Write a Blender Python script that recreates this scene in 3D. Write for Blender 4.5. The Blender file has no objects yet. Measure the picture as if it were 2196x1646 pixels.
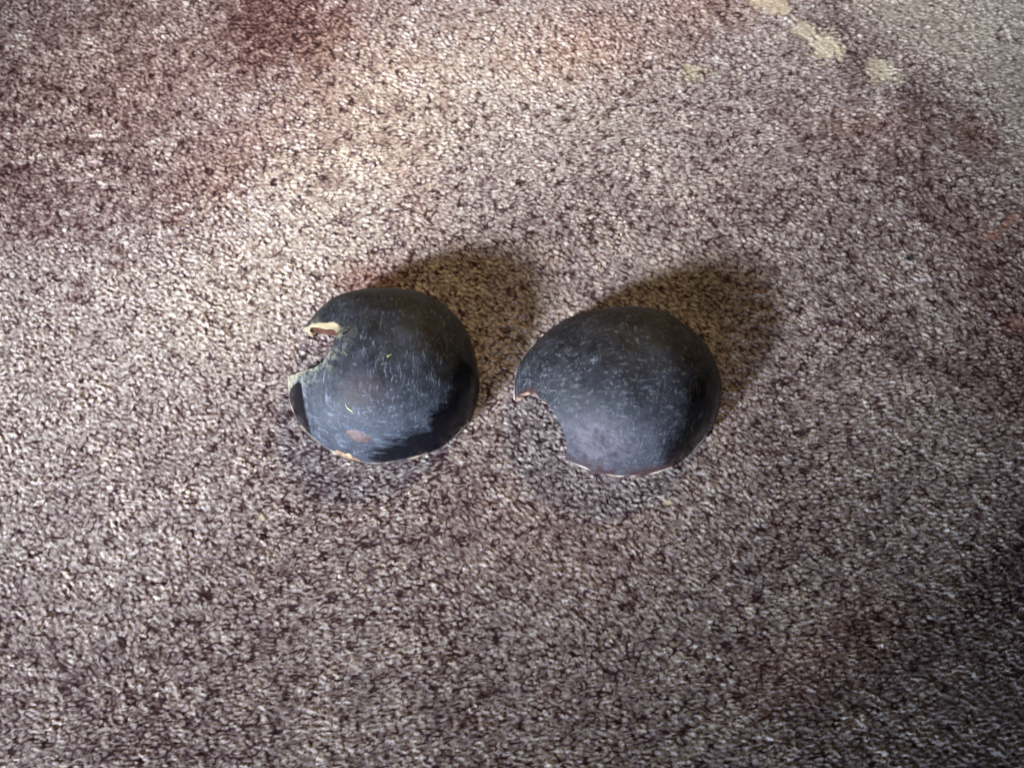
import bpy, bmesh, math, random
import numpy as np
from mathutils import Vector, noise as mnoise
random.seed(7)
MM = 0.001
scn = bpy.context.scene

# ------------------------------------------------------------------ camera
TILT, DIST = math.radians(25.0), 118.0 * MM
cam_data = bpy.data.cameras.new("camera")
cam = bpy.data.objects.new("camera", cam_data)
scn.collection.objects.link(cam)
cam.location = (0, -DIST * math.sin(TILT), DIST * math.cos(TILT))
cam.rotation_euler = (TILT, 0, 0)
cam_data.sensor_width = 36
cam_data.angle = math.radians(50)
cam_data.clip_start = 0.005
cam_data.clip_end = 20
cam_data.dof.use_dof = True
cam_data.dof.focus_distance = 0.112
cam_data.dof.aperture_fstop = 42
scn.camera = cam

# ------------------------------------------------------------------ light
world = bpy.data.worlds.new("World")
scn.world = world
world.use_nodes = True
bg = world.node_tree.nodes["Background"]
bg.inputs[0].default_value = (0.80, 0.72, 0.62, 1)
bg.inputs[1].default_value = 0.028


def spot(name, pos, target, power, color, radius, cone, blend):
    d = bpy.data.lights.new(name, 'SPOT')
    d.energy = power
    d.color = color
    d.shadow_soft_size = radius
    d.spot_size = math.radians(cone)
    d.spot_blend = blend
    o = bpy.data.objects.new(name, d)
    scn.collection.objects.link(o)
    o.location = pos
    o.rotation_euler = (Vector(target) - Vector(pos)).to_track_quat('-Z', 'Y').to_euler()
    return o


# cool daylight from the near left, low; warm lamp from the far side, high
spot("cool_light", (-0.350, -0.315, 0.218), (-0.008, 0.045, 0), 57.0, (0.83, 0.90, 1.0), 0.044, 15.4, 1.0)
spot("warm_light", (0.16, 0.40, 0.34), (-0.010, 0.040, 0), 12.5, (1.0, 0.74, 0.42), 0.05, 12.5, 1.0)
# the low, wide, pale window behind the photographer that sheens on the near flanks
wd = bpy.data.lights.new("window_light", 'AREA')
wd.shape, wd.size, wd.size_y, wd.energy, wd.color = 'RECTANGLE', 0.45, 0.12, 8.0, (0.58, 0.74, 1.0)
wo = bpy.data.objects.new("window_light", wd)
scn.collection.objects.link(wo)
wo.location = (-0.20, -0.62, 0.065)
wo.rotation_euler = (Vector((0, 0, 0.004)) - wo.location).to_track_quat('-Z', 'Y').to_euler()

scn.view_settings.view_transform = 'Standard'
scn.view_settings.look = 'None'
scn.view_settings.exposure = 0
scn.view_settings.gamma = 1


# ------------------------------------------------------------------ node helper
class N:
    def __init__(self, name):
        self.m = bpy.data.materials.new(name)
        self.m.use_nodes = True
        self.t = self.m.node_tree
        self.b = self.t.nodes["Principled BSDF"]

    def put(self, sock, v):
        if isinstance(v, bpy.types.NodeSocket):
            self.t.links.new(v, sock)
        elif v is not None:
            if isinstance(v, (tuple, list)) and len(v) == 3 and sock.type == 'RGBA':
                v = (*v, 1)
            sock.default_value = v

    def math(self, op, a, b=None, c=None, clamp=False):
        n = self.t.nodes.new("ShaderNodeMath")
        n.operation = op
        n.use_clamp = clamp
        for i, v in enumerate((a, b, c)):
            self.put(n.inputs[i], v)
        return n.outputs[0]

    def vmath(self, op, a, b=None, scale=None):
        n = self.t.nodes.new("ShaderNodeVectorMath")
        n.operation = op
        self.put(n.inputs[0], a)
        if b is not None:
            self.put(n.inputs[1], b)
        if scale is not None:
            self.put(n.inputs["Scale"], scale)
        return n.outputs["Value"] if op in ('LENGTH', 'DISTANCE', 'DOT_PRODUCT') else n.outputs[0]

    def coords(self):
        n = self.t.nodes.new("ShaderNodeTexCoord")
        return self.vmath('SCALE', n.outputs["Object"], scale=1000.0)      # millimetres

    def mapping(self, v, loc=(0, 0, 0), rot=(0, 0, 0), scale=(1, 1, 1), kind='POINT'):
        n = self.t.nodes.new("ShaderNodeMapping")
        n.vector_type = kind
        self.put(n.inputs[0], v)
        n.inputs["Location"].default_value = loc
        n.inputs["Rotation"].default_value = rot
        n.inputs["Scale"].default_value = scale
        return n.outputs[0]

    def noise(self, v, scale, detail=2.0, rough=0.5, dist=0.0, color=False):
        n = self.t.nodes.new("ShaderNodeTexNoise")
        self.put(n.inputs["Vector"], v)
        n.inputs["Scale"].default_value = scale
        n.inputs["Detail"].default_value = detail
        n.inputs["Roughness"].default_value = rough
        n.inputs["Distortion"].default_value = dist
        return n.outputs["Color" if color else "Fac"]

    def voronoi(self, v, scale, feature='F1', out="Distance"):
        n = self.t.nodes.new("ShaderNodeTexVoronoi")
        n.feature = feature
        self.put(n.inputs["Vector"], v)
        n.inputs["Scale"].default_value = scale
        return n.outputs[out]

    def step(self, x, lo, hi, a=0.0, b=1.0):
        n = self.t.nodes.new("ShaderNodeMapRange")
        n.interpolation_type = 'SMOOTHSTEP'
        for i, v in enumerate((x, lo, hi, a, b)):
            self.put(n.inputs[i], v)
        return n.outputs[0]

    def mix(self, f, a, b, mode='MIX'):
        n = self.t.nodes.new("ShaderNodeMix")
        n.data_type = 'RGBA'
        n.blend_type = mode
        self.put(n.inputs[0], f)
        self.put(n.inputs[6], a)
        self.put(n.inputs[7], b)
        return n.outputs[2]

    def attr(self, name):
        n = self.t.nodes.new("ShaderNodeAttribute")
        n.attribute_name = name
        return n.outputs["Fac"]

    def bump(self, h, strength, dist_mm, normal=None):
        n = self.t.nodes.new("ShaderNodeBump")
        n.inputs["Strength"].default_value = strength
        n.inputs["Distance"].default_value = dist_mm * MM
        self.put(n.inputs["Height"], h)
        if normal is not None:
            self.put(n.inputs["Normal"], normal)
        return n.outputs[0]

    def out(self, **kw):
        for k, v in kw.items():
            self.put(self.b.inputs[k.replace("_", " ")], v)
        return self.m


# ------------------------------------------------------------------ table surface
def table_material():
    """colour follows the board's own relief: mauve furrows, tan slopes, cream tops; stains and a painted light pool come as point masks"""
    n = N("speckled_table")
    p = n.coords()
    val, tint = n.attr("grain"), n.attr("tint")
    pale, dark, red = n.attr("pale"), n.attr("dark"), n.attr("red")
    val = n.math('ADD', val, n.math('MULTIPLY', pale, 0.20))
    val = n.math('SUBTRACT', val, n.math('MULTIPLY', dark, 0.22))
    ramp = n.t.nodes.new("ShaderNodeValToRGB")
    n.put(ramp.inputs[0], val)
    cr = ramp.color_ramp
    cr.elements[0].position, cr.elements[0].color = 0.05, (0.022, 0.009, 0.011, 1)
    cr.elements[1].position, cr.elements[1].color = 1.0, (0.72, 0.67, 0.57, 1)
    for pos, col in ((0.24, (0.066, 0.034, 0.037)), (0.44, (0.186, 0.142, 0.138)), (0.66, (0.385, 0.334, 0.310)), (0.84, (0.57, 0.52, 0.465))):
        e = cr.elements.new(pos)
        e.color = (*col, 1)
    col = ramp.outputs[0]
    col = n.mix(n.step(tint, 0.50, 0.90, 0.0, 0.40), col, (1.0, 0.82, 0.79), 'MULTIPLY')
    col = n.mix(n.step(tint, 0.50, 0.15, 0.0, 0.35), col, (0.82, 0.88, 0.95), 'MULTIPLY')
    col = n.mix(n.math('MULTIPLY', pale, 0.7), col, (1.0, 0.97, 0.82), 'MULTIPLY')  # cream patches, and the warm light pool painted into the board's colour
    col = n.mix(n.attr("worn"), col, n.mix(val, (0.24, 0.195, 0.165), (0.46, 0.41, 0.34)))
    col = n.mix(n.attr("bare"), col, n.mix(val, (0.44, 0.38, 0.27), (0.68, 0.62, 0.47)))
    col = n.mix(red, col, (0.90, 0.52, 0.40), 'MULTIPLY')
    col = n.mix(n.math('MULTIPLY', n.attr("orange"), 0.5), col, (0.40, 0.17, 0.10))
    col = n.mix(n.attr("blue"), col, (0.012, 0.030, 0.042))
    col = n.mix(n.attr("green"), col, (0.92, 1.0, 0.70), 'MULTIPLY')
    micro = n.noise(p, 7.0, 2.0, 0.6)
    nb = n.bump(micro, 0.35, 0.04)
    return n.out(Base_Color=col, Roughness=n.step(micro, 0.3, 0.7, 0.62, 0.85), Specular_IOR_Level=0.18, Normal=nb)


def obj(name, verts, faces, mats, parent=None, smooth=True):
    me = bpy.data.meshes.new(name)
    me.from_pydata([tuple(v) for v in verts], [], [tuple(f) for f in faces])
    me.update()
    for m in (mats if isinstance(mats, (list, tuple)) else [mats]):
        me.materials.append(m)
    if smooth:
        me.shade_smooth()
    o = bpy.data.objects.new(name, me)
    scn.collection.objects.link(o)
    if parent is not None:
        o.parent = parent
    return o


STAINS_AND_POOL = {   # soft ragged stains, and a light pool painted in pale, as ellipses: x, y, rx, ry (mm), angle, weight
    "pale": ([(-19, 30, 20, 11, 58, 0.75), (-29, 13, 14, 8, 40, 0.6), (0, 42, 16, 9, 0, 0.5), (-48, 4, 14, 9, 20, 0.3), (34.0, 53, 3.6, 1.6, -50, 0.8), (39.6, 46.8, 1.8, 2.0, 0, 1.0), (37.5, 49.2, 2.2, 1.2, -50, 0.8), (46.6, 42.4, 1.8, 2.0, 0, 0.9), (60, 50, 16, 10, -40, 0.62), (63, 31, 5, 8, 0, 0.5), (22.1, 42.6, 2.2, 1.4, 10, 0.55), (-2, 35, 9, 6, 0, 0.35), (-51.3, 44.8, 0.5, 0.4, 0, 1.0), (-44, 13, 6, 3, 0, 0.3)], 0.55, 0.9),  # cream patches of the board, plus the yellowish light pool painted in
    "dark": ([(-29, 50, 8, 7, 0, 0.55), (-50, 42, 28, 17, 20, 0.34), (-38, 26, 10, 5, 42, 0.36), (42, 47, 7.5, 3.2, -48, 0.75), (51, 37.5, 7, 3.2, -48, 0.7), (56.5, 32.5, 4, 3.2, -40, 0.7), (-16, 13, 5, 2.5, 20, 0.4), (48, -23, 11, 7, 35, 0.5), (33, -32, 10, 5, 30, 0.4), (52, 5, 18, 24, 0, 0.18), (-35, -36, 18, 6, 0, 0.3), (48.5, 20.5, 1.6, 0.7, -30, 0.6)], 0.9, 0.9),
    "red": ([(-29, 51, 10, 9, 0, 0.6), (-46, 42, 30, 17, 20, 0.45), (-36, 30, 12, 6, 42, 0.42), (10, 47, 10, 6, 10, 0.36), (-12, 26, 3, 7, 20, 0.25), (56.3, 33.2, 2.6, 2.4, 0, 0.5), (24, 53, 9, 4, 0, 0.42), (-16, 13, 4, 2.2, 20, 0.5), (3, -16, 9, 5, 0, 0.18), (44, 34, 7, 3, 0, 0.35), (58, 20.5, 3.0, 1.0, 30, 0.3), (30, -28, 8, 3, 30, 0.35), (55, 5, 8, 20, 0, 0.25)], 0.95, 0.75),
    "bare": ([(33.5, 53.4, 4.6, 1.3, -48, 0.55), (39.4, 46.8, 1.7, 1.9, 10, 0.7), (37.0, 49.6, 3.0, 1.0, -50, 0.55), (46.4, 42.4, 1.5, 1.9, 0, 0.55), (-51.3, 44.8, 0.5, 0.4, 0, 0.9), (-25.5, -15, 0.35, 0.3, 0, 0.9), (15.8, -13.3, 0.32, 0.3, 0, 1.0)], 0.6, 1.6),
    "worn": ([(62, 51, 18, 11, -40, 0.45), (66, 28, 8, 12, 0, 0.35), (50, -40, 16, 8, 10, 0.25)], 0.9, 0.9),
    "orange": ([(58.2, 21.2, 2.0, 0.7, 35, 0.75), (55.2, 19.0, 1.2, 0.7, 0, 0.7), (55.5, 7.4, 2.0, 0.8, 15, 0.55)], 0.5, 0.9),
    "blue": ([(45.1, 15.8, 0.8, 0.42, 15, 0.85)], 0.4, 0.5),
    "green": ([(22.6, 42.6, 2.0, 1.1, 10, 0.5), (24.5, 42.9, 0.6, 0.5, 0, 0.6)], 0.5, 0.9),
}


CELL, TW, TH = 0.115, 1400, 1120           # a periodic tile of relief, 161 x 129 mm
rng = np.random.default_rng(11)
FX, FY = np.meshgrid(np.fft.fftfreq(TW, CELL), np.fft.fftfreq(TH, CELL))


def field(wave, width=0.45, angle=0.0, stretch=1.0):
    """random field whose waves are about so many mm long, drawn out along an angle; zero mean, unit spread"""
    a = math.radians(angle)
    u, v = FX * math.cos(a) + FY * math.sin(a), -FX * math.sin(a) + FY * math.cos(a)
    k = np.hypot(u * stretch, v) * wave
    w = np.exp(-(np.log(np.maximum(k, 1e-6)) / width) ** 2)
    f = np.fft.ifft2(np.fft.fft2(rng.normal(size=(TH, TW))) * w).real
    return (f - f.mean()) / f.std()


def soft(wave):
    k = np.hypot(FX, FY) * wave
    f = np.fft.ifft2(np.fft.fft2(rng.normal(size=(TH, TW))) * np.exp(-k * k)).real
    return (f - f.mean()) / f.std()


slope = np.clip(0.5 + 0.55 * soft(45) + np.linspace(-0.6, 0.6, TW)[None, :], 0, 1)       # grain leans on one side, lies flat on the other
slope = np.roll(slope, TW // 2, axis=1)
lump = field(0.60, 0.42, -32, 1.7) * (1 - slope) + field(0.56, 0.42, 0, 1.8) * slope
lump /= lump.std()
worm = field(0.90, 0.50, -34, 2.2) * (1 - slope) + field(0.80, 0.50, -4, 2.3) * slope
worm /= worm.std()
clump, mottle, broad, fine = field(2.2, 0.6), soft(4.0), soft(14.0), field(0.36, 0.4)
crack = np.exp(-(worm / 0.30) ** 2) * np.clip(0.70 + 0.28 * clump, 0.05, 1.25)
deep = np.clip(1.0 + 0.22 * mottle, 0.5, 1.5)
relief = deep * (0.048 * np.tanh(lump * 0.8) - 0.110 * crack - 0.045 * np.exp(-(soft(1.1) / 0.16) ** 2) + 0.012 * fine + 0.024 * clump)
# the print on the board has its own grain: pale flecks and dark veins, not tied to the relief
fleck_f = field(0.60, 0.5, -30, 1.7) * (1 - slope) + field(0.56, 0.5, -2, 1.9) * slope
fleck_f /= fleck_f.std()
vein_f = field(0.86, 0.50, -36, 2.0) * (1 - slope) + field(0.78, 0.50, -3, 2.2) * slope
vein_f /= vein_f.std()
vein = np.exp(-(vein_f / 0.42) ** 2) * np.clip(0.74 + 0.24 * field(2.4, 0.6), 0.05, 1.25)
long_f = field(1.9, 0.5, -40, 1.7) * (1 - slope) + field(1.7, 0.5, 0, 1.8) * slope
long_f /= long_f.std()
long_vein = np.exp(-(long_f / 0.15) ** 2) * np.clip(0.5 + 0.5 * clump + 0.3 * mottle, 0, 1.2)
grain = 0.595 + 0.130 * np.tanh(fleck_f * 0.9) - 0.52 * vein - 0.30 * long_vein + 0.035 * fine + 0.055 * clump + 0.035 * mottle + 0.02 * broad
tint = np.clip(0.5 + 0.16 * field(1.1, 0.6) + 0.10 * mottle, 0, 1)


def axis(dlo, dhi, lo, hi):
    k0, k1 = int(round(dlo / CELL)), int(round(dhi / CELL))
    mid = list(range(k0, k1 + 1))
    left, right, st = [], [], 2.0
    x = k0
    while x > lo / CELL:
        x -= int(st)
        st *= 1.09
        left.append(x)
    x, st = k1, 2.0
    while x < hi / CELL:
        x += int(st)
        st *= 1.09
        right.append(x)
    return np.array(left[::-1] + mid + right)


ix, iy = axis(-68, 68, -400, 400), axis(-41, 57, -260, 360)
nx, ny = len(ix), len(iy)
IX, IY = np.meshgrid(ix, iy)
GX, GY = IX * CELL, IY * CELL
pick = (IY % TH, IX % TW)
GZ = relief[pick] - 0.03
co = np.stack([GX, GY, GZ], -1).reshape(-1, 3) * MM
r, c = np.meshgrid(np.arange(ny - 1), np.arange(nx - 1), indexing='ij')
a0 = (r * nx + c).ravel()
quads = np.stack([a0, a0 + 1, a0 + nx + 1, a0 + nx], -1)
edge = np.concatenate([np.arange(nx), np.arange(1, ny) * nx + nx - 1, (ny - 1) * nx + np.arange(nx - 2, -1, -1), np.arange(ny - 2, 0, -1) * nx])
m, b0 = len(edge), len(co)
low = co[edge].copy()
low[:, 2] = -0.02
co = np.concatenate([co, low])
k = np.arange(m)
skirt = np.stack([edge[(k + 1) % m], edge, b0 + k, b0 + (k + 1) % m], -1)
quads = np.concatenate([quads, skirt]).astype(np.int32)
me = bpy.data.meshes.new("table_top")
me.vertices.add(len(co))
me.vertices.foreach_set("co", co.astype(np.float32).ravel())
me.loops.add(quads.size)
me.loops.foreach_set("vertex_index", quads.ravel())
me.polygons.add(len(quads))
me.polygons.foreach_set("loop_start", np.arange(0, quads.size, 4, dtype=np.int32))
me.polygons.foreach_set("loop_total", np.full(len(quads), 4, dtype=np.int32))
me.update(calc_edges=True)
me.shade_smooth()


def point_mask(name, arr):
    at = me.attributes.new(name, 'FLOAT', 'POINT')
    full = np.zeros(len(co), np.float32)
    full[:b0] = arr.ravel()
    at.data.foreach_set("value", full)


point_mask("grain", grain[pick])
point_mask("tint", tint[pick])
rag = (0.28 * mottle + 0.18 * clump - 0.22 * np.tanh(fleck_f) + 0.45 * vein + 0.20 * broad)[pick]
for nm, (lst, sft, rg) in STAINS_AND_POOL.items():
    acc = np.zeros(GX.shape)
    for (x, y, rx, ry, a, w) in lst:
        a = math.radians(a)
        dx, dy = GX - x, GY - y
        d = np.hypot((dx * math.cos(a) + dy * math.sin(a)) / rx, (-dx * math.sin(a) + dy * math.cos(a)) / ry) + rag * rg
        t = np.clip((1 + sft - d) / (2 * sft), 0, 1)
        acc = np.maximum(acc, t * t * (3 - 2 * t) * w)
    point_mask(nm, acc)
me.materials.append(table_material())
table = bpy.data.objects.new("table_top", me)
scn.collection.objects.link(table)
table["kind"] = "structure"


# ------------------------------------------------------------------ shells
def rad(c, t):
    r = c[0] + 0 * t
    for k in range(4):
        r = r + c[1 + 2 * k] * np.cos((k + 2) * t) + c[2 + 2 * k] * np.sin((k + 2) * t)
    return r


BASE = 0.25                                # the cap stands this high on its pale rim (mm)


class Dome:
    """the shell's cap: radius by angle, height by distance from the middle (mm)"""
    def __init__(self, coef, h):
        self.c, self.h = coef, h

    def q(self, x, y, inset=0.0):
        return np.hypot(x, y) / (rad(self.c, np.arctan2(y, x)) - inset)

    def z(self, x, y, inset=0.0):
        q = np.clip(self.q(x, y, inset), 0, 1)
        return (self.h - inset) * np.clip(1 - q ** 2.2, 0, 1) ** 0.5 + BASE

    def normal(self, x, y):
        e = 0.02
        n = Vector((float(self.z(x - e, y) - self.z(x + e, y)), float(self.z(x, y - e) - self.z(x, y + e)), 2 * e))
        return n.normalized()

    def grid(self, inset, nt, nr):
        th = np.linspace(0, 2 * np.pi, nt, endpoint=False)
        ph = np.linspace(0, np.pi / 2, nr)[1:]
        v = [(0, 0, self.h - inset + BASE)]
        rr = rad(self.c, th) - inset
        for a in ph:
            rho = math.sin(a) ** (1 / 1.1)
            zz = (self.h - inset) * math.sqrt(max(0, 1 - rho ** 2.2)) + BASE
            for k in range(nt):
                v.append((rho * rr[k] * math.cos(th[k]), rho * rr[k] * math.sin(th[k]), zz))
        return v, nr - 1


def sdist(px, py, poly):
    """signed distance to a polygon, negative inside"""
    P = np.array(poly, float)[:, :2]
    d = np.full(px.shape, 1e9)
    s = np.zeros(px.shape, bool)
    for i in range(len(P)):
        a, b = P[i], P[(i + 1) % len(P)]
        ex, ey = b - a
        t = np.clip(((px - a[0]) * ex + (py - a[1]) * ey) / (ex * ex + ey * ey + 1e-12), 0, 1)
        d = np.minimum(d, np.hypot(px - a[0] - t * ex, py - a[1] - t * ey))
        c = ((a[1] > py) != (b[1] > py)) & (px < (b[0] - a[0]) * (py - a[1]) / (b[1] - a[1] + 1e-12) + a[0])
        s ^= c
    return np.where(s, -d, d)


def smooth_poly(P, it=2):
    """round the corners of an outline"""
    P = [tuple(p[:2]) for p in P]
    for _ in range(it):
        Q = []
        for i in range(len(P)):
            a, b = P[i], P[(i + 1) % len(P)]
            Q += [(a[0] * .75 + b[0] * .25, a[1] * .75 + b[1] * .25), (a[0] * .25 + b[0] * .75, a[1] * .25 + b[1] * .75)]
        P = Q
    return P


def uneven(p):
    """how far (mm) the grown surface swells or sinks at a point"""
    return 0.20 * mnoise.noise(p * 0.20) + 0.09 * mnoise.noise(p * 0.55 + Vector((9, 2, 4))) + 0.02 * mnoise.noise(p * 2.3)


def ragged(P, amp, seed):
    """split an outline finely and roughen it"""
    out = []
    for i in range(len(P)):
        a, b = Vector(P[i]), Vector(P[(i + 1) % len(P)])
        k = max(1, int((b - a).length / 0.18)) if (b - a).length < 3 else 1
        for j in range(k):
            p = a.lerp(b, j / k)
            q = Vector((p.x, p.y, seed))
            out.append((p.x + amp * mnoise.noise(q * 1.3), p.y + amp * (mnoise.noise(q * 1.3 + Vector((7, 7, 7))) + 0.6 * mnoise.noise(q * 3.5))))
    return out


def husk(dome, cutpoly, thick, mats, parent, masks, slant=(0, 0)):
    nt, nr = 320, 90
    vo, k = dome.grid(0.0, nt, nr)
    vi, _ = dome.grid(thick, nt, nr)
    verts = vo + vi
    n0 = len(vo)
    faces = []
    for off, flip in ((0, False), (n0, True)):
        for j in range(nt):
            j2 = (j + 1) % nt
            f = [off, off + 1 + j, off + 1 + j2]
            faces.append(f[::-1] if flip else f)
        for i in range(k - 1):
            for j in range(nt):
                j2 = (j + 1) % nt
                a, b = off + 1 + i * nt, off + 1 + (i + 1) * nt
                f = [a + j, b + j, b + j2, a + j2]
                faces.append(f[::-1] if flip else f)
    a, b = 1 + (k - 1) * nt, n0 + 1 + (k - 1) * nt
    for j in range(nt):
        j2 = (j + 1) % nt
        faces.append([a + j, b + j, b + j2, a + j2])
    o = obj("husk", verts, faces, mats, parent, smooth=False)
    # cut the notch
    m = len(cutpoly)
    zt, zb = dome.h + 3, -3
    cv = [(x + slant[0] * (6 - zz), y + slant[1] * (6 - zz), zz) for zz in (zt, zb) for x, y in cutpoly]
    cf = [list(range(m)), list(range(2 * m - 1, m - 1, -1))] + [[i, i + m, (i + 1) % m + m, (i + 1) % m] for i in range(m)]
    c = obj("cutter", cv, cf, mats[0], None, smooth=False)
    bmc = bmesh.new()
    bmc.from_mesh(c.data)
    bmesh.ops.recalc_face_normals(bmc, faces=bmc.faces)
    bmc.to_mesh(c.data)
    bmc.free()
    md = o.modifiers.new("cut", 'BOOLEAN')
    md.operation, md.solver, md.object = 'DIFFERENCE', 'EXACT', c
    pm = o.parent
    o.parent = None
    bpy.context.view_layer.update()
    ev = o.evaluated_get(bpy.context.evaluated_depsgraph_get())
    new = bpy.data.meshes.new_from_object(ev)
    o.modifiers.clear()
    o.data = new
    new.name = "husk"
    o.parent = pm
    bpy.data.objects.remove(c)
    while len(new.materials) < len(mats):
        new.materials.append(mats[len(new.materials)])
    for i, mt in enumerate(mats):
        new.materials[i] = mt
    V = np.empty(len(new.vertices) * 3)
    new.vertices.foreach_get("co", V)
    V = V.reshape(-1, 3)
    onout = np.abs(V[:, 2] - dome.z(V[:, 0], V[:, 1])) < 0.004 + 0.02 * (dome.q(V[:, 0], V[:, 1]) > 0.97)
    onout |= np.abs(dome.q(V[:, 0], V[:, 1]) - 1) < 1e-4
    onin = np.abs(V[:, 2] - dome.z(V[:, 0], V[:, 1], thick)) < 0.004
    onin |= np.abs(dome.q(V[:, 0], V[:, 1], thick) - 1) < 1e-4
    idx = []
    for f in new.polygons:
        vs = list(f.vertices)
        idx.append(0 if onout[vs].all() else (2 if onin[vs].all() else 1))
    new.polygons.foreach_set("material_index", idx)
    # attributes: distances in mm that the material turns into worn, polished or stained zones
    def add(name, arr):
        at = new.attributes.new(name, 'FLOAT', 'POINT')
        at.data.foreach_set("value", arr.astype(np.float32))
    add("edge", sdist(V[:, 0], V[:, 1], cutpoly))
    for nm, poly in masks.items():
        add(nm, sdist(V[:, 0], V[:, 1], poly))
    # slight unevenness of a grown thing
    out = V.copy()
    for i, v in enumerate(V):
        p = Vector(v)
        d = uneven(p)
        out[i] += np.array((p - Vector((0, 0, -2))).normalized()) * d
    new.vertices.foreach_set("co", (out * MM).ravel())
    new.shade_smooth()
    new.set_sharp_from_angle(angle=math.radians(35))
    new.update()
    return o


def rim(dome, cutpoly, mat, parent, proud, seed):
    """pale ragged foot of the cap where it meets the table, left out at the notch"""
    nt = 480
    th = np.linspace(0, 2 * np.pi, nt, endpoint=False)
    rr = rad(dome.c, th)
    verts, faces = [], []
    keep = sdist(rr * np.cos(th), rr * np.sin(th), cutpoly) > 0.15
    for k in range(nt):
        t = th[k]
        nz = mnoise.noise(Vector((math.cos(t) * 3.1 + seed, math.sin(t) * 3.1, 0))) * 0.5 + mnoise.noise(Vector((math.cos(t) * 11 + seed, math.sin(t) * 11, 3))) * 0.4
        pr = proud(t) * (1 + 0.8 * nz)
        prof = [(-0.8, 0.02), (pr * 0.8, 0.0), (pr, 0.10), (pr * 0.75, 0.24 + 0.10 * nz), (-0.10, 0.42 + 0.2 * nz), (-0.8, 0.35)]
        for (dr, z) in prof:
            r = rr[k] + dr
            verts.append((r * math.cos(t) * MM, r * math.sin(t) * MM, z * MM))
    m = 6
    for k in range(nt):
        k2 = (k + 1) % nt
        if not (keep[k] and keep[k2]):
            continue
        for i in range(m):
            i2 = (i + 1) % m
            faces.append([k * m + i, k2 * m + i, k2 * m + i2, k * m + i2])
    for k in range(nt):
        if keep[k] and not keep[k - 1]:
            faces.append([k * m + i for i in range(m)][::-1])
        if keep[k] and not keep[(k + 1) % nt]:
            faces.append([k * m + i for i in range(m)])
    o = obj("rim", verts, faces, mat, parent)
    bmr = bmesh.new()
    bmr.from_mesh(o.data)
    bmesh.ops.delete(bmr, geom=[v for v in bmr.verts if not v.link_faces], context='VERTS')
    bmesh.ops.recalc_face_normals(bmr, faces=bmr.faces)
    bmr.to_mesh(o.data)
    bmr.free()
    return o


def patch(name, dome, poly, lift, mat, parent, step=0.09):
    """a thin domed flake with a ragged outline, following the cap"""
    P = np.array(poly)
    c = P.mean(0)
    verts, faces = [], []
    rings, m = 7, len(poly)
    for i in range(rings + 1):
        s = i / rings
        for k in range(m):
            x, y = c + (P[k] - c) * s * (1 + 0.07 * mnoise.noise(Vector((k * 0.9, i * .2, 5))))
            nrm = dome.normal(x, y)
            p = Vector((x, y, float(dome.z(x, y)))) + nrm * (lift * (1 - s ** 4) - 0.03 + 0.02 * mnoise.noise(Vector((x * 3, y * 3, 1))) + uneven(Vector((x, y, float(dome.z(x, y))))))
            verts.append(tuple(p * MM))
    for i in range(rings):
        for k in range(m):
            k2 = (k + 1) % m
            faces.append([i * m + k, (i + 1) * m + k, (i + 1) * m + k2, i * m + k2])
    return obj(name, verts, faces, mat, parent)


def fleck(dome, a, b, width, mat, parent):
    """a sliver of plant matter lying on the cap from a to b"""
    n, m = 9, 6
    verts, faces = [], []
    a, b = Vector(a), Vector(b)
    d = (b - a).normalized()
    side = Vector((-d.y, d.x))
    for i in range(n):
        s = i / (n - 1)
        c = a.lerp(b, s) + side * 0.10 * math.sin(s * 5 + a.x)
        w = width * max(0.12, math.sin(math.pi * min(max(s, .04), .96)) ** 0.6)
        base = Vector((c.x, c.y, float(dome.z(c.x, c.y))))
        nr = dome.normal(c.x, c.y)
        base += nr * uneven(base)
        sd = nr.cross(Vector((d.x, d.y, 0))).normalized()
        for k in range(m):
            t = 2 * math.pi * k / m
            verts.append(tuple((base + nr * (0.02 + 0.4 * w * math.sin(t)) + sd * w * math.cos(t)) * MM))
    for i in range(n - 1):
        for k in range(m):
            k2 = (k + 1) % m
            faces.append([i * m + k, (i + 1) * m + k, (i + 1) * m + k2, i * m + k2])
    faces += [list(range(m))[::-1], [(n - 1) * m + k for k in range(m)]]
    return obj("fleck", verts, faces, mat, parent)


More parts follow.
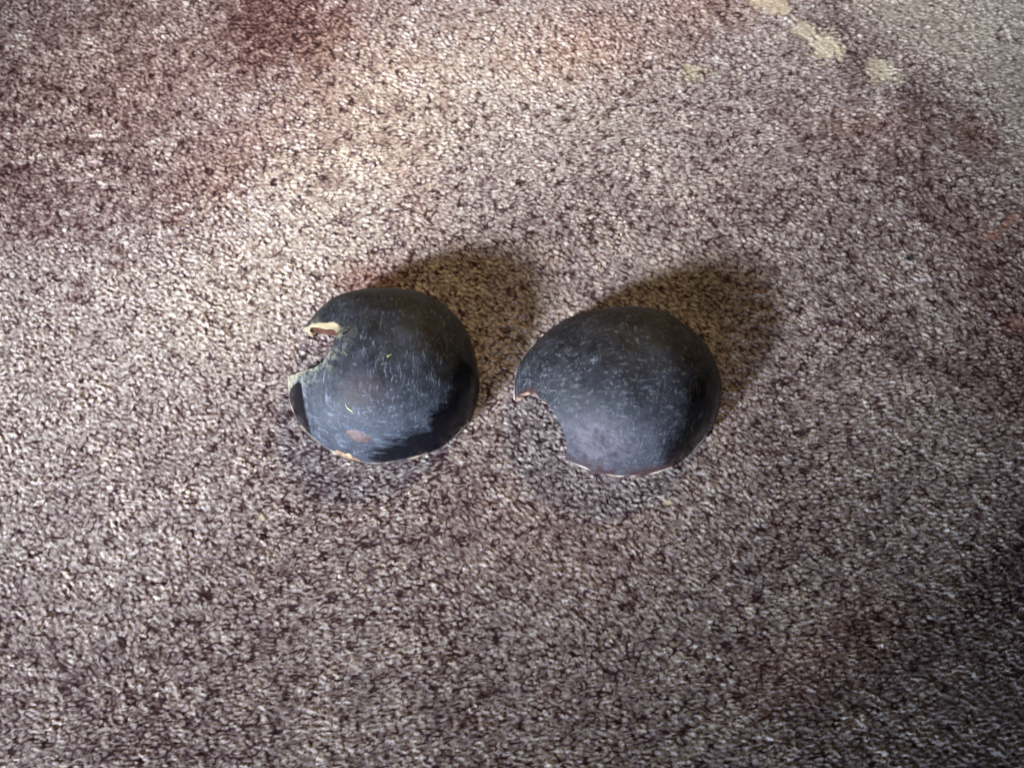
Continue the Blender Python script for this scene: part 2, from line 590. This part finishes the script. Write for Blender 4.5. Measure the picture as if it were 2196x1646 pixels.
# ------------------------------------------------------------------ shell materials
def husk_material(name, kind):
    n = N(name)
    p = n.coords()
    big = n.noise(p, 0.28, 3.0, 0.6)
    # fine scuffs: two families of long hair-thin scratches plus short dashes
    wob = n.vmath('SCALE', n.vmath('SUBTRACT', n.noise(p, 0.5, 2, 0.5, color=True), (.5, .5, .5)), scale=0.9)
    pw = n.vmath('ADD', p, wob)
    if kind == 'left':
        s1 = n.noise(n.mapping(pw, rot=(0, 0, math.radians(6)), scale=(3.2, 0.42, 0.6)), 1.4, 3.5, 0.72)
        s2 = n.noise(n.mapping(pw, rot=(0, 0, math.radians(14)), scale=(0.45, 1.0, 3.0)), 1.4, 3.5, 0.72)
    else:
        s1 = n.noise(n.mapping(pw, rot=(0, 0, math.radians(-38)), scale=(0.6, 2.6, 1.2)), 1.4, 3.5, 0.72)
        s2 = n.noise(n.mapping(pw, rot=(0, 0, math.radians(30)), scale=(2.4, 0.8, 1.8)), 1.4, 3.5, 0.72)
    s1 = n.step(s1, 0.52, 0.70)
    s2 = n.step(s2, 0.52, 0.70)
    dash = n.step(n.noise(n.mapping(pw, scale=(1.0, 0.55, 0.9)), 3.4 if kind == 'left' else 2.6, 2.5, 0.6), 0.58, 0.66)
    sepp = n.t.nodes.new("ShaderNodeSeparateXYZ")
    n.put(sepp.inputs[0], p)
    X, Y, Z = sepp.outputs
    low = n.step(Y, -3.0, -8.0)                       # the near flank, scuffed along its length
    clus = n.step(n.noise(p, 0.55, 2.0, 0.6), 0.36, 0.66, 0.12, 1.0)
    scr = n.math('MAXIMUM', n.math('MULTIPLY', s1, n.math('SUBTRACT', 1.0, n.math('MULTIPLY', low, 0.6))), n.math('MULTIPLY', s2, n.math('ADD', 0.25, n.math('MULTIPLY', low, 0.75))))
    upper = n.step(Y, -1.0, 4.0, 1.0, 0.42)
    scr = n.math('MULTIPLY', n.math('MULTIPLY', scr, clus), upper)
    dash = n.math('MULTIPLY', dash, n.step(n.noise(p, 0.8, 2.0, 0.6), 0.40, 0.64, 0.1, 1.0))
    # zones, ragged by the scratches
    jag = n.noise(n.mapping(p, rot=(0, 0, math.radians(25)), scale=(0.5, 2.2, 2.2)), 1.0, 3.0, 0.7)
    jag = n.math('MULTIPLY', n.math('SUBTRACT', jag, 0.5), 2.4 if kind == 'left' else 2.2)
    pol = n.step(n.math('ADD', n.attr("polish"), jag), 0.6 if kind == 'left' else 1.3, -0.5 if kind == 'left' else -0.8)
    if kind == 'left':
        fac = n.step(n.math('ADD', n.attr("facet"), n.math('MULTIPLY', jag, 0.12)), 0.12, -0.12)
        pol = n.math('MAXIMUM', pol, fac)
    bloom = n.math('SUBTRACT', 1.0, pol)
    patchy = n.step(big, 0.30, 0.70)
    mott = n.step(n.noise(pw, 1.0, 5.0, 0.72), 0.40, 0.70)
    amt = n.math('MULTIPLY', bloom, n.math('ADD', n.math('ADD', n.math('MULTIPLY', scr, 0.72), n.math('MULTIPLY', dash, 0.36)), n.math('ADD', n.math('MULTIPLY', n.math('ADD', patchy, low), 0.07), n.math('MULTIPLY', mott, 0.09))), clamp=True)
    if kind == 'left':
        ground = n.mix(bloom, (0.003, 0.003, 0.005), (0.008, 0.008, 0.012))
        dusty = (0.20, 0.22, 0.27)
        c = n.mix(amt, ground, dusty)
        # brownish thin place at mid height
        d = n.vmath('LENGTH', n.mapping(p, loc=(-1.1, -5.1, 7.6), scale=(3.2, 2.0, 2.5), kind='TEXTURE'))
        c = n.mix(n.math('MULTIPLY', n.step(d, 1.3, 0.2), n.math('MULTIPLY', n.step(s1, 0.0, 0.8, 1.0, 0.3), 0.45)), c, (0.050, 0.026, 0.024))
        # grey-green dust caught around the notch
        dn = n.noise(p, 1.6, 3.0, 0.7)
        dz = n.math('MULTIPLY', n.step(n.attr("edge"), 2.6, 0.0), n.math('MAXIMUM', n.step(n.math('ADD', Y, n.math('MULTIPLY', dn, 1.4)), 3.8, 1.6), n.step(X, -5.6, -7.2, 0.0, 0.8)))
        dz = n.math('MULTIPLY', dz, n.math('SUBTRACT', 1.0, fac))
        rl = n.step(n.math('ABSOLUTE', n.math('SUBTRACT', n.attr("facet"), n.math('ADD', 0.25, n.math('MULTIPLY', jag, 0.12)))), 0.30, 0.05)  # ridge highlight painted as a broken pale line along the facet
        c = n.mix(n.math('MULTIPLY', rl, n.math('MULTIPLY', n.math('MULTIPLY', n.step(X, -5.5, -6.6), n.step(big, 0.42, 0.60)), 0.4)), c, (0.20, 0.22, 0.26))
        c = n.mix(n.math('MULTIPLY', dz, n.step(dn, 0.40, 0.66)), c, (0.21, 0.205, 0.155))
    else:
        ground = n.mix(bloom, (0.003, 0.003, 0.004), (0.010, 0.0095, 0.013))
        c = n.mix(amt, ground, (0.20, 0.21, 0.245))
        d = n.vmath('LENGTH', n.mapping(p, loc=(-3.0, -7.2, 4.4), scale=(6.0, 3.4, 3.8), kind='TEXTURE'))
        pv = n.math('MULTIPLY', n.step(n.math('ADD', d, n.math('MULTIPLY', n.math('SUBTRACT', big, 0.5), 1.0)), 1.25, 0.2), bloom)
        pm = n.step(n.noise(p, 0.9, 4.0, 0.7), 0.30, 0.70)
        c = n.mix(n.math('MULTIPLY', pv, 0.8), c, n.mix(pm, (0.030, 0.018, 0.024), (0.15, 0.125, 0.15)))
        sp = n.step(n.noise(p, 2.0, 2.0, 0.6), 0.60, 0.70)
        c = n.mix(n.math('MULTIPLY', sp, n.math('MULTIPLY', bloom, 0.28)), c, (0.22, 0.19, 0.16))
        rz = n.math('MULTIPLY', n.step(n.math('ADD', Z, n.math('MULTIPLY', n.math('SUBTRACT', n.noise(p, 0.45, 4.0, 0.65), 0.5), 5.5)), 2.6, 0.8), n.step(Y, -5.5, -7.5))
        c = n.mix(n.math('MULTIPLY', rz, n.step(n.noise(p, 0.6, 3.0, 0.6), 0.38, 0.60, 0.15, 0.85)), c, (0.050, 0.018, 0.016))
        hair = n.step(n.noise(n.mapping(p, rot=(0, 0, math.radians(-18)), scale=(2.8, 0.5, 0.5)), 1.0, 3.0, 0.7), 0.52, 0.72)
        c = n.mix(n.math('MULTIPLY', n.math('MULTIPLY', pol, hair), 0.6), c, (0.075, 0.058, 0.040))
    if kind == 'right':
        tip = n.math('MULTIPLY', n.step(n.math('ADD', n.attr("edge"), n.math('MULTIPLY', big, 0.8)), 1.5, 0.5), n.step(X, -8.4, -9.4))
        c = n.mix(n.math('MULTIPLY', tip, 0.85), c, (0.070, 0.018, 0.014))
    # worn pale edge along the notch
    en = n.noise(p, 2.2, 2.0, 0.6)
    ew = n.step(n.math('ADD', n.attr("edge"), n.math('MULTIPLY', n.math('SUBTRACT', en, 0.5), 0.7)), 0.34, 0.06)
    ek = n.step(Y, 1.2, 2.6, 0.30, 1.0) if kind == 'left' else n.math('MAXIMUM', n.step(X, -8.6, -9.6, 0.12, 0.9), n.step(Y, -5.2, -6.6, 0.0, 0.7))
    c = n.mix(n.math('MULTIPLY', ew, ek), c, (0.50, 0.42, 0.27) if kind == 'left' else (0.30, 0.20, 0.16))
    rough = n.math('SUBTRACT', n.math('ADD', n.math('MULTIPLY', amt, 0.12), 0.60), n.math('MULTIPLY', pol, 0.34))
    micro = n.noise(p, 3.2, 3.0, 0.7)
    h = n.math('ADD', n.math('MULTIPLY', amt, 0.7), n.math('MULTIPLY', micro, n.math('ADD', n.math('MULTIPLY', bloom, 0.5), 0.08)))
    nb = n.bump(h, 0.9, 0.08)
    return n.out(Base_Color=c, Roughness=rough, Specular_IOR_Level=0.24, Normal=nb)


def plain(name, c1, c2, scale, rough=0.6, bump=0.5, lo=0.38, hi=0.62):
    n = N(name)
    p = n.coords()
    f = n.noise(p, scale, 3.0, 0.65)
    col = n.mix(n.step(f, lo, hi), c1, c2)
    return n.out(Base_Color=col, Roughness=rough, Normal=n.bump(f, bump, 0.08))


M_cut_l = plain("cream_cut", (0.44, 0.35, 0.22), (0.20, 0.11, 0.07), 1.1, 0.6, 0.6, 0.45, 0.75)
M_cut_r = plain("tan_cut", (0.42, 0.27, 0.18), (0.07, 0.030, 0.024), 0.7, 0.55)
M_inner = plain("brown_inside", (0.055, 0.022, 0.016), (0.11, 0.045, 0.030), 0.8, 0.6)
M_kernel = plain("red_kernel", (0.07, 0.018, 0.012), (0.26, 0.13, 0.08), 0.8, 0.5, 0.8, 0.45, 0.75)
M_rim_l = plain("pale_rim", (0.030, 0.022, 0.022), (0.34, 0.26, 0.17), 0.32, 0.55, 0.5, 0.45, 0.65)
M_rim_r = plain("buff_rim", (0.05, 0.020, 0.016), (0.48, 0.38, 0.30), 0.32, 0.5, 0.5, 0.42, 0.62)
M_chip = plain("orange_chip", (0.46, 0.30, 0.17), (0.16, 0.07, 0.035), 1.0, 0.6)
M_scar = plain("scar_brown", (0.040, 0.022, 0.021), (0.10, 0.052, 0.042), 2.0, 0.6, 0.9)
M_fleck = plain("yellow_green_fleck", (0.26, 0.28, 0.14), (0.16, 0.18, 0.09), 2.0, 0.5)
M_fleck_dull = plain("dull_fleck", (0.15, 0.15, 0.08), (0.09, 0.10, 0.05), 2.0, 0.5)


def shell(label, loc):
    e = bpy.data.objects.new("shell", None)
    scn.collection.objects.link(e)
    e.empty_display_size = 0.005
    e.location = loc
    e["label"] = label
    e["category"] = "shell"
    e["group"] = "dark shells on the speckled table"
    return e


# --- the left shell: V-shaped notch at its upper left
dl = Dome((10.075, 0.224, -0.109, -0.034, -0.07, -0.074, -0.026, -0.034, -0.09), 8.6)
left = shell("blue-black rounded shell with cream-edged notch and small brown scar on its front", (-13.68 * MM, 0.712 * MM, 0))
notch = smooth_poly([(-13, 3.6), (-9.2, 3.40), (-7.98, 3.26), (-6.49, 3.0), (-5.3, 2.8), (-4.3, 2.4), (-4.25, 1.7), (-4.5, 0.76), (-4.9, -0.11), (-5.15, -0.83), (-6.03, -1.61), (-7.63, -2.13), (-9.5, -2.3), (-13, -2.4)], 2)
notch = ragged(notch, 0.16, 1.0)
polish_l = [(13, 4.5), (8.86, 2.66), (8.25, -0.27), (7.86, -1.6), (7.47, -4.11), (6.63, -5.45), (5.37, -6.53), (5.18, -7.47), (3.22, -8.17), (1.15, -9.14), (-1.02, -9.6), (-1.3, -12), (8, -12), (14, -4)]
facet_l = smooth_poly([(-12, -2.6), (-9.3, -2.7), (-7.9, -2.75), (-7.6, -4.43), (-7.54, -5.43), (-7.05, -6.55), (-7.6, -7.6), (-12, -6)], 1)
husk(dl, notch, 0.55, [husk_material("blue_black_husk", 'left'), M_cut_l, M_inner], left, {"polish": polish_l, "facet": facet_l}, slant=(-0.04, 0.35))


def kernel(dome, poly, inset, mat, parent):
    """the red-brown flesh seen behind the notch's upper lip: a curved wall standing on the table"""
    verts, faces = [], []
    n = len(poly)
    rows = 9
    for i in range(rows):
        s = i / (rows - 1)
        for (x, y) in poly:
            zt = max(0.3, float(dome.z(x, y, inset)))
            w = 0.16 * mnoise.noise(Vector((x * 1.4, y * 1.4, s * 5)))
            zz = 0.02 + (zt - 0.02) * s
            verts.append(((x + w - 0.04 * (6 - zz)) * MM, (y + w + 0.35 * (6 - zz)) * MM, zz * MM))
    for i in range(rows - 1):
        for k in range(n):
            k2 = (k + 1) % n
            faces.append([i * n + k, i * n + k2, (i + 1) * n + k2, (i + 1) * n + k])
    faces.append([(rows - 1) * n + k for k in range(n)])
    return obj("kernel", verts, faces, mat, parent)


kernel(dl, [(-8.7, 3.5), (-7.6, 3.4), (-6.5, 3.18), (-5.6, 3.05), (-5.1, 2.95), (-4.6, 2.9), (-4.6, 4.2), (-6.5, 4.6), (-7.9, 4.4)], 0.6, M_kernel, left)
rim(dl, [(x - 0.3, y + 1.6) for x, y in notch], M_rim_l, left, lambda t: -0.02 + 0.18 * max(0, -math.sin(t + 0.5)), 2.0)
scar_pts = smooth_poly([(-3.43, -7.92), (-2.44, -8.01), (-1.01, -8.41), (0.03, -8.71), (-0.38, -8.96), (-1.13, -9.06), (-2.3, -8.87), (-2.98, -8.45)], 2)
patch("scar", dl, scar_pts, 0.07, M_scar, left)["label"] = "reddish brown oval scar"
patch("chip", dl, smooth_poly([(-5.1, -8.45), (-4.4, -8.72), (-3.6, -9.08), (-3.0, -9.2), (-2.4, -9.5), (-1.7, -9.66), (-1.3, -9.84), (-2.4, -9.62), (-3.0, -9.46), (-3.7, -9.2), (-4.3, -8.96)], 1), 0.05, M_chip, left)["label"] = "orange chipped place on the lower edge"
fleck(dl, (-3.16, -0.75), (-2.9, -1.65), 0.07, M_fleck_dull, left)
fleck(dl, (1.55, -1.42), (1.25, -1.95), 0.12, M_fleck, left)
fleck(dl, (1.02, -2.25), (0.70, -2.75), 0.07, M_fleck_dull, left)
fleck(dl, (-3.0, -5.95), (-2.25, -6.95), 0.12, M_fleck, left)

# --- the right shell: a wide bite out of its near left
dr = Dome((10.039, 0.848, 0.009, -0.207, 0.056, 0.115, 0.015, 0.048, -0.023), 8.8)
right = shell("dark purplish-grey rounded shell with wide bite at its lower left and rusty lower edge", (11.383 * MM, -1.145 * MM, 0))
bite = smooth_poly([(-14, -1.9), (-11.4, -1.9), (-10.7, -1.95), (-10.1, -2.1), (-9.17, -2.5), (-8.6, -3.2), (-7.95, -3.95), (-7.3, -4.6), (-6.99, -5.43), (-6.6, -6.35), (-6.42, -6.97), (-6.5, -7.6), (-7.5, -9), (-14, -9)], 2)
bite = ragged(bite, 0.14, 5.0)
polish_r = [(13, 0.8), (10.51, 0.61), (8.46, -0.11), (7.11, -1.49), (6.16, -2.93), (6.17, -4.15), (5.81, -5.88), (4.57, -7.14), (4.23, -7.84), (4.3, -8.6), (5, -12), (13, -8)]
husk(dr, bite, 0.6, [husk_material("purple_black_husk", 'right'), M_cut_r, M_inner], right, {"polish": polish_r}, slant=(0.26, 0.16))
rim(dr, [(x + 1.5, y + 0.9) for x, y in bite], M_rim_r, right, lambda t: -0.02 + 0.18 * max(0, -math.sin(t + 0.6)), 6.0)
